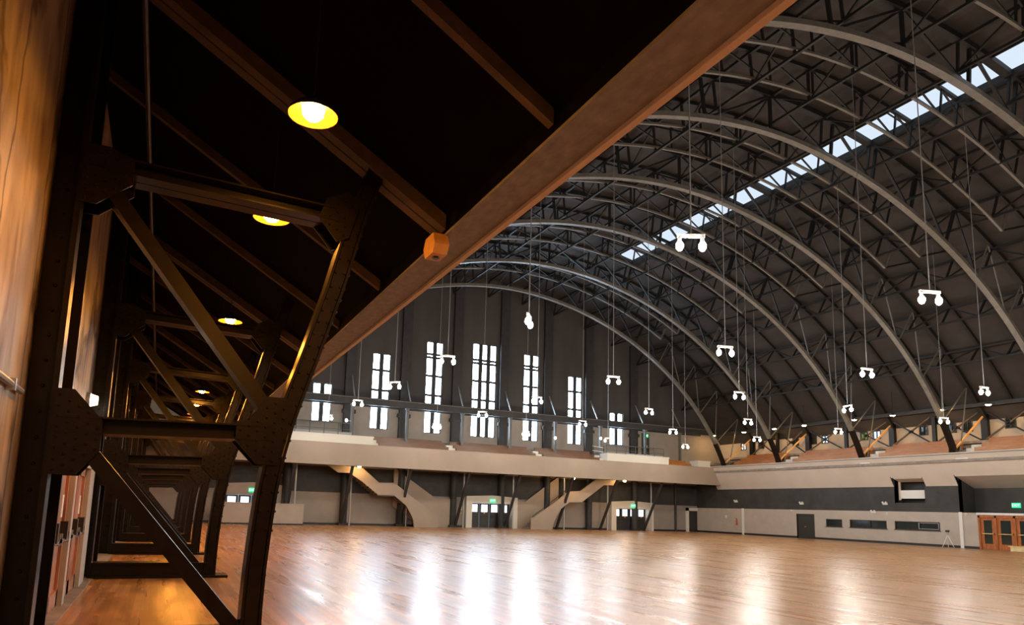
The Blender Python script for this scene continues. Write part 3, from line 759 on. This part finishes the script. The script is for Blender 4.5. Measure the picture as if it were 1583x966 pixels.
def exit_sign(p, face, label):     # face: 'y' looks to -y, 'x' looks to -x
    t = thing('exit_sign', label, 'exit sign', p, None)
    b = MB()
    if face == 'y': b.box(p[0]-.26, p[0]+.26, p[1]-.03, p[1]+.03, p[2]-.16, p[2]+.16)
    else: b.box(p[0]-.03, p[0]+.03, p[1]-.26, p[1]+.26, p[2]-.16, p[2]+.16)
    part(b, 'sign_box', E_EXIT, t)
    cu = bpy.data.curves.new('exit_text', 'FONT'); cu.body = 'EXIT'; cu.size = .24; cu.align_x = 'CENTER'; cu.align_y = 'CENTER'; cu.extrude = .004
    cu.materials.append(E_EXITL)
    tmp = bpy.data.objects.new('lettering', cu); C.objects.link(tmp); bpy.context.view_layer.update()
    me = bpy.data.meshes.new_from_object(tmp.evaluated_get(bpy.context.evaluated_depsgraph_get()))
    bpy.data.objects.remove(tmp); o = bpy.data.objects.new('lettering', me); C.objects.link(o); o.parent = t
    if face == 'y': o.location = (0, -.035, 0); o.rotation_euler = (PI/2, 0, 0)
    else: o.location = (-.035, 0, 0); o.rotation_euler = (PI/2, 0, -PI/2)
    return t
dn = ['dark double doors at the left of the far wall, half hidden by the low wall', 'dark double doors in the pale portal between the two stairs', 'dark double doors in the pale portal right of the right stair']
for i, (x0, x1, z0, z1) in enumerate(BACKD[:3]):
    t = thing('door_%d' % (i+2), dn[i], 'door', ((x0+x1)/2, YE, 0)); t['kind'] = 'structure'
    n = 4; lw = (x1-x0)/n
    for k in range(n):
        a = x0+lw*k+.02; c = x0+lw*(k+1)-.02; y = YE+.08
        b = MB(); pa, pc, q0, q1 = a+.16, c-.16, 1.35, 1.98
        b.box(a, pa, y, y+.06, .01, z1-.02); b.box(pc, c, y, y+.06, .01, z1-.02); b.box(pa, pc, y, y+.06, .01, q0); b.box(pa, pc, y, y+.06, q1, z1-.02)
        d = part(b, 'door_leaf', DOORD, t)
        p = MB(); p.face([(pa, y+.03, q0), (pc, y+.03, q0), (pc, y+.03, q1), (pa, y+.03, q1)]); part(p, 'pane', E_DOORP, t, sub=d)
        b = MB(); b.box(a+.12, c-.12, y-.06, y-.03, .98, 1.03); b.box(a+.12, a+.17, y-.06, y, .96, 1.06); b.box(c-.17, c-.12, y-.06, y, .96, 1.06); part(b, 'push_bar', DARKM, t, sub=d)
        if k % 2 and i: b = MB(); b.prism([((a+c)/2-.13, 1.36), ((a+c)/2, 1.16), ((a+c)/2+.13, 1.36)], 'y', y-.012, y-.002); part(b, 'notice', ORANGEP, t, sub=d)
    # portal
    b = MB(); pw = .55 if i else .3; yy = YE-.55 if i else YE-.15; zt = 2.66 if i else 2.95
    b.box(x0-pw, x0, yy, YE-.002, 0, z1+.02); b.box(x1, x1+pw, yy, YE-.002, 0, z1+.02)
    b.prism([(x0-pw, z1+.02), (x0-pw, zt), ((x0+x1)/2, zt+.14), (x1+pw, zt), (x1+pw, z1+.02)], 'y', yy, YE-.002)
    part(b, 'portal', PLAT if i else BEIGE, t)
    if i: exit_sign(((x0+x1)/2, yy-.035, 2.34), 'y', 'green exit sign above the %s dark doors of the far wall' % ('middle' if i == 1 else 'right'))
    else: exit_sign(((x0+x1)/2, yy-.035, 2.5), 'y', 'green exit sign above the dark doors beside the low wall')
x0, x1, z0, z1 = BACKD[3]
t = thing('door_5', 'narrow dark doorway with a pale frame near the far right corner', 'door', ((x0+x1)/2, YE, 0)); t['kind'] = 'structure'
b = MB(); b.box(x0, x1, YE+.1, YE+.16, 0, z1); part(b, 'door_leaf', DOORD, t)
b = MB(); b.box(x0-.35, x0, YE-.1, YE, 0, z1+.3); b.box(x1, x1+.25, YE-.1, YE, 0, z1+.3); b.box(x0-.35, x1+.25, YE-.1, YE, z1, z1+.3); part(b, 'door_frame', PLAT, t)
t = thing('door_6', 'dark upstairs doorway on the far gallery', 'door', (43.25, YE, 7.2)); t['kind'] = 'structure'
b = MB(); b.box(GDOOR[0], GDOOR[1], YE+.1, YE+.16, 7.2, 9.5); part(b, 'door_leaf', DOORD, t)
b = MB(); b.box(43.45, 43.5, YE+.04, YE+.1, 8.1, 8.3); part(b, 'handle', GREYM, t)
exit_sign((43.25, YE-.06, 9.25), 'y', 'green exit sign over the upstairs doorway of the far gallery')
b = MB(); b.box(4.2, 9.95, 54.2, 54.4, .1, 1.50); b.box(4.15, 10.0, 54.16, 54.44, 1.50, 1.56)
b2 = b
t = thing('low_wall', 'low beige screen wall in front of the left doors', 'low wall', (7, 54.3, 0))
part(b, 'panel', BEIGE, t)
b = MB(); b.box(4.2, 9.95, 54.17, 54.43, 0, .1); part(b, 'plinth', BLACKB, t)

# stairs
def stair(front, back, xs, zs, label, mid):
    t = thing('staircase', label, 'stairs', (mid, 54.6, 0))
    b = MB(); b.prism(front, 'y', 54.52, 54.66); part(b, 'front_parapet', FASC_DIM, t)
    b = MB(); b.prism(back, 'y', 56.2, 56.32); part(b, 'back_parapet', FASC_DIM, t)
    b = MB(); n = len(xs)-1
    for (xa, za), (xc, zc) in zip(xs[:-1], xs[1:]):
        k = max(1, round(abs(zc-za)/.17))
        for i in range(k):
            u0_, u1_ = i/k, (i+1)/k
            xx0, xx1 = xa+(xc-xa)*u0_, xa+(xc-xa)*u1_; z = za+(zc-za)*u1_
            b.box(min(xx0, xx1), max(xx0, xx1), 54.66, 56.2, z-.22, z)
    part(b, 'steps', CONC, t)
    b = MB()
    for p, q in zip(zs[:-1], zs[1:]): b.cyl((p[0], 54.85, p[1]), (q[0], 54.85, q[1]), .03, n=8)
    part(b, 'handrail', DARKM, t)
FL = [(13.2, 4.62), (14.4, 4.50), (15.76, 3.43), (17.03, 3.47), (18.0, 2.81), (20.6, .98), (20.86, .96), (20.86, 0), (18.85, 0), (18.78, .5), (18.58, .95), (18.1, 1.7), (17.05, 2.48), (15.73, 2.47), (14.4, 3.45), (13.35, 4.07), (12.44, 4.08), (11.55, 4.63)]
BL = [(17.5, 4.75), (21.2, 2.4), (22.75, 2.37), (22.75, 0), (20.0, 0), (17.5, 1.6)]
stair(FL, BL, [(20.8, 0), (17.1, 2.62), (15.7, 2.62), (12.6, 4.9)], [(20.5, 1.05), (17.2, 3.4), (15.8, 3.4), (13.6, 4.7)], 'pale winding staircase left of the middle doors, rising to the left', 17)
FR = [(29.5, 0), (29.5, .96), (29.75, 1.0), (32.39, 2.74), (33.21, 3.38), (34.53, 3.48), (36.16, 4.58), (38.33, 4.62), (38.03, 4.12), (37.0, 4.10), (34.64, 2.47), (33.32, 2.43), (32.5, 1.82), (31.96, 1.02), (31.75, .4), (31.65, 0)]
BR = [(33.2, 4.75), (29.83, 2.4), (28.75, 2.37), (28.75, 0), (31, 0), (33.2, 1.6)]
stair(FR[::-1], BR[::-1], [(29.55, 0), (33.2, 2.62), (34.6, 2.62), (37.6, 4.9)], [(29.8, 1.05), (33.1, 3.45), (34.5, 3.45), (36.3, 4.7)], 'pale winding staircase right of the middle doors, rising to the right', 33.5)

# benches
def bench(loc, length, along, label, m, group, bot=0):
    """seat plank on a closed front panel; along x or y; loc is its middle at floor"""
    t = thing('bench', label, 'bench', loc, group)
    h = length/2; d = .22
    def bx(mb, a0, a1, b0, b1, z0, z1):
        return mb.box(a0, a1, b0, b1, z0, z1) if along == 'x' else mb.box(b0, b1, a0, a1, z0, z1)
    s = 1
    b = MB(); bx(b, -h, h, -d, d, .40, .45); b.build('seat', m, t)
    b = MB(); bx(b, -h+.02, h-.02, -d+.05, -d+.10, bot, .40); b.build('front_panel', BENCHD, t)
    b = MB(); bx(b, -h, h, d, d+.06, .40, .78); b.build('backrest', m, t)
    n = max(2, int(length/2)+1)
    for i in range(n):
        a = -h+.1+(length-.2)*i/(n-1)
        b = MB(); bx(b, a-.04, a+.04, -d+.1, d+.04, bot, .40); b.build('support', m, t)
sec = [(15.35, 21.25, 'left'), (21.95, 29.35, 'middle'), (30.15, 35.95, 'right')]
for a, c, nm in sec:
    for r in range(3):
        bench(((a+c)/2, 53.46+.82*r, 5.75+.32*r), c-a, 'x', 'long brown wooden bench, %s row of the %s section of the far gallery' % (['front', 'middle', 'back'][r], nm), BENCHW, 'benches of the far gallery')
for r in range(2):
    bench((45.2, 53.6+.82*r, 5.75+.32*r), 2.7, 'x', 'short orange wooden bench near the far corner, %s one' % ('front', 'back')[r], ORANGEW, 'corner benches of the far gallery')
ry = [(45.9, 50.8, 'far corner'), (37.7, 44.0, 'sixth truss'), (30.8, 36.0, 'fifth truss'), (23.6, 29.1, 'picture edge')]
for a, c, nm in ry:
    for r in range(3):
        bench((48.85+.82*r, (a+c)/2, 5.9+.38*r), c-a, 'y', 'long orange bench of the right gallery, %s row, section by the %s' % (['front', 'middle', 'back'][r], nm), ORANGEW, 'benches of the right gallery')
# aisle steps of the right gallery
for i, y in enumerate((29.6, 36.75, 44.9)):
    b = MB()
    for k in range(4): b.box(48.56+.6*k, 48.56+.6*(k+1), y-.35, y+.45, 5.9+.2*k, 6.15+.28*k)
    tag(b.build('aisle_steps', WHITE), 'white aisle steps on the right gallery beside the %s truss leg' % ['fourth', 'fifth', 'sixth'][i], 'steps')
for i, x in enumerate((15.05, 21.6, 29.75, 36.15)):
    b = MB()
    for k in range(3): b.box(x-.28, x+.28, 53.2+.6*k, 53.2+.6*(k+1), 5.76, 6.2+.28*k)
    tag(b.build('aisle_steps', PLAT), '%s pale aisle steps from the left on the far gallery' % ordinal(i), 'steps')
# platforms and railings of the far gallery
for i, (a, c, z0, z1) in enumerate(((3.2, 14.75, 5.8, 6.90), (36.5, 43.4, 5.8, 6.95), (46.9, 48.4, 5.8, 6.85))):
    b = MB(); b.box(a, c, 53.25, 54.4, z0, z1-.12); b.box(a-.04, c+.04, 53.2, 54.4, z1-.12, z1)
    tag(b.build('platform', PLAT), ['long pale seating platform at the left end of the far gallery', 'pale seating platform right of the benches on the far gallery', 'small pale block at the far corner of the galleries'][i], 'platform')
def railing(a, c, y, z0, z1, label):
    t = thing('railing', label, 'railing', ((a+c)/2, y, z0))
    n = int((c-a)/1.1)+1
    for i in range(n):
        x = a+(c-a)*i/(n-1); b = MB(); b.cyl((x, y, z0), (x, y, z1), .03, n=8); part(b, 'post', RAILG, t)
    b = MB(); b.cyl((a, y, z1), (c, y, z1), .035, n=8); part(b, 'top_rail', RAILG, t)
    for f in (.35, .68): b = MB(); b.cyl((a, y, z0+(z1-z0)*f), (c, y, z0+(z1-z0)*f), .018, n=6); part(b, 'mid_rail', RAILG, t)
    b = MB(); b.box(a, c, y+.06, y+.09, z0, z0+(z1-z0)*.55); part(b, 'guard_panel', MESHG, t)
railing(4.5, 13.4, 54.6, 6.4, 7.95, 'grey guard railing behind the left platform of the far gallery')
railing(37.3, 43.9, 54.6, 6.4, 7.85, 'grey guard railing behind the right platform of the far gallery')
t = thing('stair_rail', 'short white rail at the steps between benches and right platform', 'railing', (36.6, 53.6, 6.2))
for z in (6.75, 7.15, 7.55): b = MB(); b.cyl((35.95, 54.8, z+.1), (37.2, 54.8, z), .035, n=8); part(b, 'rail', WHITE, t)
for x in (36.0, 37.15): b = MB(); b.cyl((x, 54.8, 6.0), (x, 54.8, 7.7), .04, n=8); part(b, 'post', DARKM, t)

# ---------------------------------------------------------------- right gallery: columns, bracing, eave, lamps
mids = [(YK[k]+YK[k+1])/2 for k in range(2, 6)]
co = None
for i, y in enumerate(mids[::-1]):
    lab = 'dark steel column of the right gallery, %s from the far corner' % ordinal(i)
    if co is None:
        co = thing('gallery_column', lab, 'column', (52.3, y, 0), 'columns of the right gallery')
        b = MB(); b.box(-.10, .10, -.14, .14, 7.0, 9.5); b.build('shaft', STEEL, co)
        b = MB(); b.box(-.18, .18, -.22, .22, 6.9, 7.05); b.build('base', STEEL, co)
        b = MB(); b.box(-.16, .16, -.22, .22, 9.4, 9.5); b.build('cap', STEEL, co)
    else: copy_tree(co, (52.3, y, 0), lab)
ys = sorted(YK[2:]+mids)
for i in range(len(ys)-1):
    a, c = ys[i]+.2, ys[i+1]-.2
    t = thing('cross_brace', 'crossed steel bracing on the right gallery, %s bay from the far corner' % ordinal(len(ys)-2-i), 'bracing', (52.25, (a+c)/2, 7.6), 'crossed bracing of the right gallery')
    h = (c-a)/2; 
    ubar('brace_bar', (0, -h, -.1), (0, h, 1.85), .08, .10, STEEL, t, (1, 0, 0)); ubar('brace_bar', (-.1, -h, 1.85), (-.1, h, -.1), .08, .10, JOIST, t, (1, 0, 0))
    b = MB(); b.box(-.14, .02, -.14, .14, .77, 1.0); b.build('centre_plate', STEEL, t)
b = MB(); b.box(51.55, 51.8, YN, YE-.4, 9.72, 10.02); b.box(51.45, 51.9, YN, YE-.4, 9.72, 9.76)
tag(b.build('eave_beam', PILA), 'dark eave beam along the right edge of the roof', 'beam')
b = MB(); b.box(51.3, 52.79, 46.3, 53.5, 9.96, 10.0)
sl_ = None
for i, y in enumerate([55.0, 51.0, 47.3, 44.0, 39.1, 35.8, 32.1, 28.9, 25.4]):
    lab = 'small amber lamp under the right eave, %s from the far corner' % ordinal(i)
    if sl_ is None:
        sl_ = thing('eave_lamp', lab, 'lamp', (50.6, y, 9.65), 'amber eave lamps')
        b = MB(); b.lathe([(.23, 0), (.22, .03), (.1, .12), (.03, .16), (.001, .16)], n=18); b.build('shade', DARKM, sl_, smooth=True)
        b = MB(); b.lathe([(.001, -.06), (.10, -.05), (.16, -.01), (.17, .02), (.001, .03)], n=16); b.build('bulb', E_AMBR, sl_, smooth=True)
        b = MB(); b.cyl((0, 0, .15), (0, 0, roof_z(50.6, .05)-9.65), .02, n=6); b.build('stem', DARKM, sl_)
    else: copy_tree(sl_, (50.6, y, 9.65), lab)

# ---------------------------------------------------------------- right wall details
t = thing('door_7', 'plain dark door in the right wall', 'door', (XR, 43.35, 0)); t['kind'] = 'structure'
b = MB(); b.box(XR+.04, XR+.10, RD[0], RD[1], 0, RD[3]); part(b, 'door_leaf', DOORD, t)
b = MB(); b.box(XR-.02, XR+.04, RD[0]+.75, RD[0]+.95, .93, 1.0); part(b, 'handle', CHROME, t)
b = MB()
for q in ((RD[0]-.06, RD[0], 0, RD[3]+.06), (RD[1], RD[1]+.06, 0, RD[3]+.06), (RD[0]-.06, RD[1]+.06, RD[3], RD[3]+.06)): b.box(XR-.03, XR+.1, *q)
part(b, 'door_frame', DOORD, t)
t = thing('door_8', 'glazed orange wooden doors with brass push bars at the right picture edge', 'door', (XR, 27.72, 0)); t['kind'] = 'structure'
y1 = WD[1]
b = MB()
for y in (29.39, 28.36, 27.23, 25.87): b.box(XR-.03, XR+.14, y, y+.12, 0, 2.20)
b.box(XR-.03, XR+.14, WD[0], WD[1], 2.06, 2.22); part(b, 'door_frame', DOORW, t)
b = MB(); b.box(XR-.08, XR, WD[0]-.1, WD[1]+.05, 2.24, 2.38); part(b, 'lintel_strip', WHITE, t)
for a, c in ((28.48, 29.39), (27.35, 28.36), (25.99, 27.23)):
    b = MB(); x = XR+.03
    for q in ((a, a+.2, .01, 2.06), (c-.2, c, .01, 2.06), (a+.2, c-.2, .01, .38), (a+.2, c-.2, 1.9, 2.06)): b.box(x, x+.05, *q)
    d = part(b, 'door_leaf', DOORW, t)
    p = MB(); p.face([(x+.03, a+.2, .38), (x+.03, c-.2, .38), (x+.03, c-.2, 1.9), (x+.03, a+.2, 1.9)]); part(p, 'pane', GLASSD, t, sub=d)
    b = MB(); b.box(x-.09, x-.05, a+.06, c-.06, 1.0, 1.06); b.box(x-.09, x, a+.06, a+.12, .97, 1.1); b.box(x-.09, x, c-.12, c-.06, .97, 1.1); part(b, 'push_bar', BRASS, t, sub=d)
exit_sign((51.2, 28.0, 2.92), 'x', 'green exit sign above the orange wooden doors on the right')
t = thing('bench_box', 'low pale wooden box on the floor at the right picture edge', 'box', (48.6, 26.26, 0))
b = MB(); b.box(48.3, 48.8, 24.51, 26.94, .03, .30); part(b, 'body', PALEW, t)
b = MB(); b.box(48.26, 48.84, 24.41, 27.04, .30, .35); part(b, 'lid', PALEW, t)
t = thing('tripod', 'small pale tripod stand with a dark head beside the right wall', 'tripod', (49.2, 31.32, 0))
for k in range(3):
    a = .5+k*2*PI/3; b = MB(); b.cyl((49.2, 31.32, .82), (49.2+.36*math.cos(a), 31.32+.40*math.sin(a), .01), .025, .018, n=8); part(b, 'leg', WHITE, t)
b = MB(); b.cyl((49.2, 31.32, .72), (49.2, 31.32, 1.02), .025, n=8); part(b, 'centre_column', GREYM, t)
b = MB(); b.box(49.13, 49.27, 31.22, 31.42, 1.02, 1.16); part(b, 'head', DARKM, t)
def dual_light(p, label):
    t = thing('emergency_light', label, 'emergency light', p, 'emergency lights')
    b = MB(); b.box(p[0]-.07, p[0], p[1]-.20, p[1]+.20, p[2]-.07, p[2]+.07); part(b, 'case', WHITE, t)
    for s in (-1, 1):
        b = MB(); b.cyl((p[0]-.16, p[1]+s*.13, p[2]+.1), (p[0]-.05, p[1]+s*.13, p[2]+.1), .07, .05, n=12); part(b, 'lamp_head', E_SPOT if False else WHITE, t)
dual_light((XR, 43.63, 2.88), 'white emergency light on the charcoal band above the plain dark door')
dual_light((XR, 36.04, 2.92), 'white emergency light on the charcoal band left of the viewing box')
dual_light((XR, 37.02, 2.28), 'white twin lamp on the beige wall above the middle strip window')
dual_light((XR, 51.16, 3.02), 'white twin lamp cluster on the charcoal band near the far right corner')
for y, z, lab in ((44.81, 2.25, 'small round white detector left of the plain dark door'), (35.97, 2.2, 'small round white detector above the longest strip window'), (30.23, 2.25, 'small round white detector left of the orange wooden doors')):
    t = thing('detector', lab, 'detector', (XR, y, z)); b = MB(); b.cyl((XR-.05, y, z), (XR, y, z), .07, .09, n=14); part(b, 'cover', WHITE, t)
    b = MB(); b.cyl((XR-.07, y, z), (XR-.05, y, z), .03, n=10); part(b, 'sensor', DARKM, t)
t = thing('fire_extinguisher', 'red fire extinguisher with a white sign near the far right corner', 'extinguisher', (XR-.12, 51.06, .6))
b = MB(); b.lathe([(.001, 0), (.08, .01), (.085, .4), (.05, .5), (.03, .54), (.001, .54)], (XR-.12, 51.06, .85), 14); part(b, 'cylinder', REDP, t, True)
b = MB(); b.cyl((XR-.12, 51.06, 1.39), (XR-.12, 51.06, 1.46), .03, n=8); b.box(XR-.2, XR-.06, 51.05, 51.07, 1.44, 1.47); part(b, 'valve', DARKM, t)
b = MB(); b.box(XR-.02, XR-.001, 52.38, 52.62, 1.5, 1.72); part(b, 'sign', WHITE, t)
for x, z, lab in ((38.75, 1.7, 'small white wall sign with an orange mark left of the right portal'), (23.7, 1.6, 'small white wall sign left of the middle portal'), (29.0, 1.5, 'small red fire alarm right of the middle portal')):
    t = thing('wall_sign', lab, 'sign', (x, YE, z)); b = MB(); b.box(x-.11, x+.11, YE-.03, YE-.001, z-.16, z+.16); part(b, 'plate', REDP if 'red' in lab else WHITE, t)
    b = MB(); b.box(x-.09, x+.09, YE-.05, YE-.02, z-.45, z-.3); part(b, 'small_box', ORANGEP, t)
# small white lamps on the gallery posts
for i, (x, z) in enumerate(((12.9, 8.2), (31.9, 8.1), (36.75, 8.4))):
    t = thing('post_lamp', 'small white lamp on the far gallery, %s from the left' % ordinal(i), 'lamp', (x, 54.75, z), 'small lamps on the far gallery')
    b = MB(); b.cyl((x, 54.72, z), (x+(.42 if i == 0 else .1), 54.93, z), .03, n=8); part(b, 'bracket', GREYM, t)
    b = MB(); b.lathe([(.001, -.14), (.09, -.1), (.12, 0), (.09, .1), (.001, .14)], (x, 54.7, z), 12); part(b, 'globe', E_SPOT, t, True)
# warm lamps below the far gallery by the right stair
for i, (x, y) in enumerate(((33.3, 53.8), (38.7, 53.7), (13.9, 53.7))):
    t = thing('soffit_lamp', ['small warm lamp under the far gallery above the right stair', 'small warm lamp under the far gallery at the head of the right stair', 'small warm lamp under the far gallery at the head of the left stair'][i], 'lamp', (x, y, 4.55))
    b = MB(); b.cyl((x, y, 4.6), (x, y, 4.8), .05, n=8); part(b, 'stem', DARKM, t)
    b = MB(); b.lathe([(.001, -.1), (.1, -.07), (.13, 0), (.1, .06), (.001, .08)], (x, y, 4.55), 12); part(b, 'globe', E_AMBR, t, True)
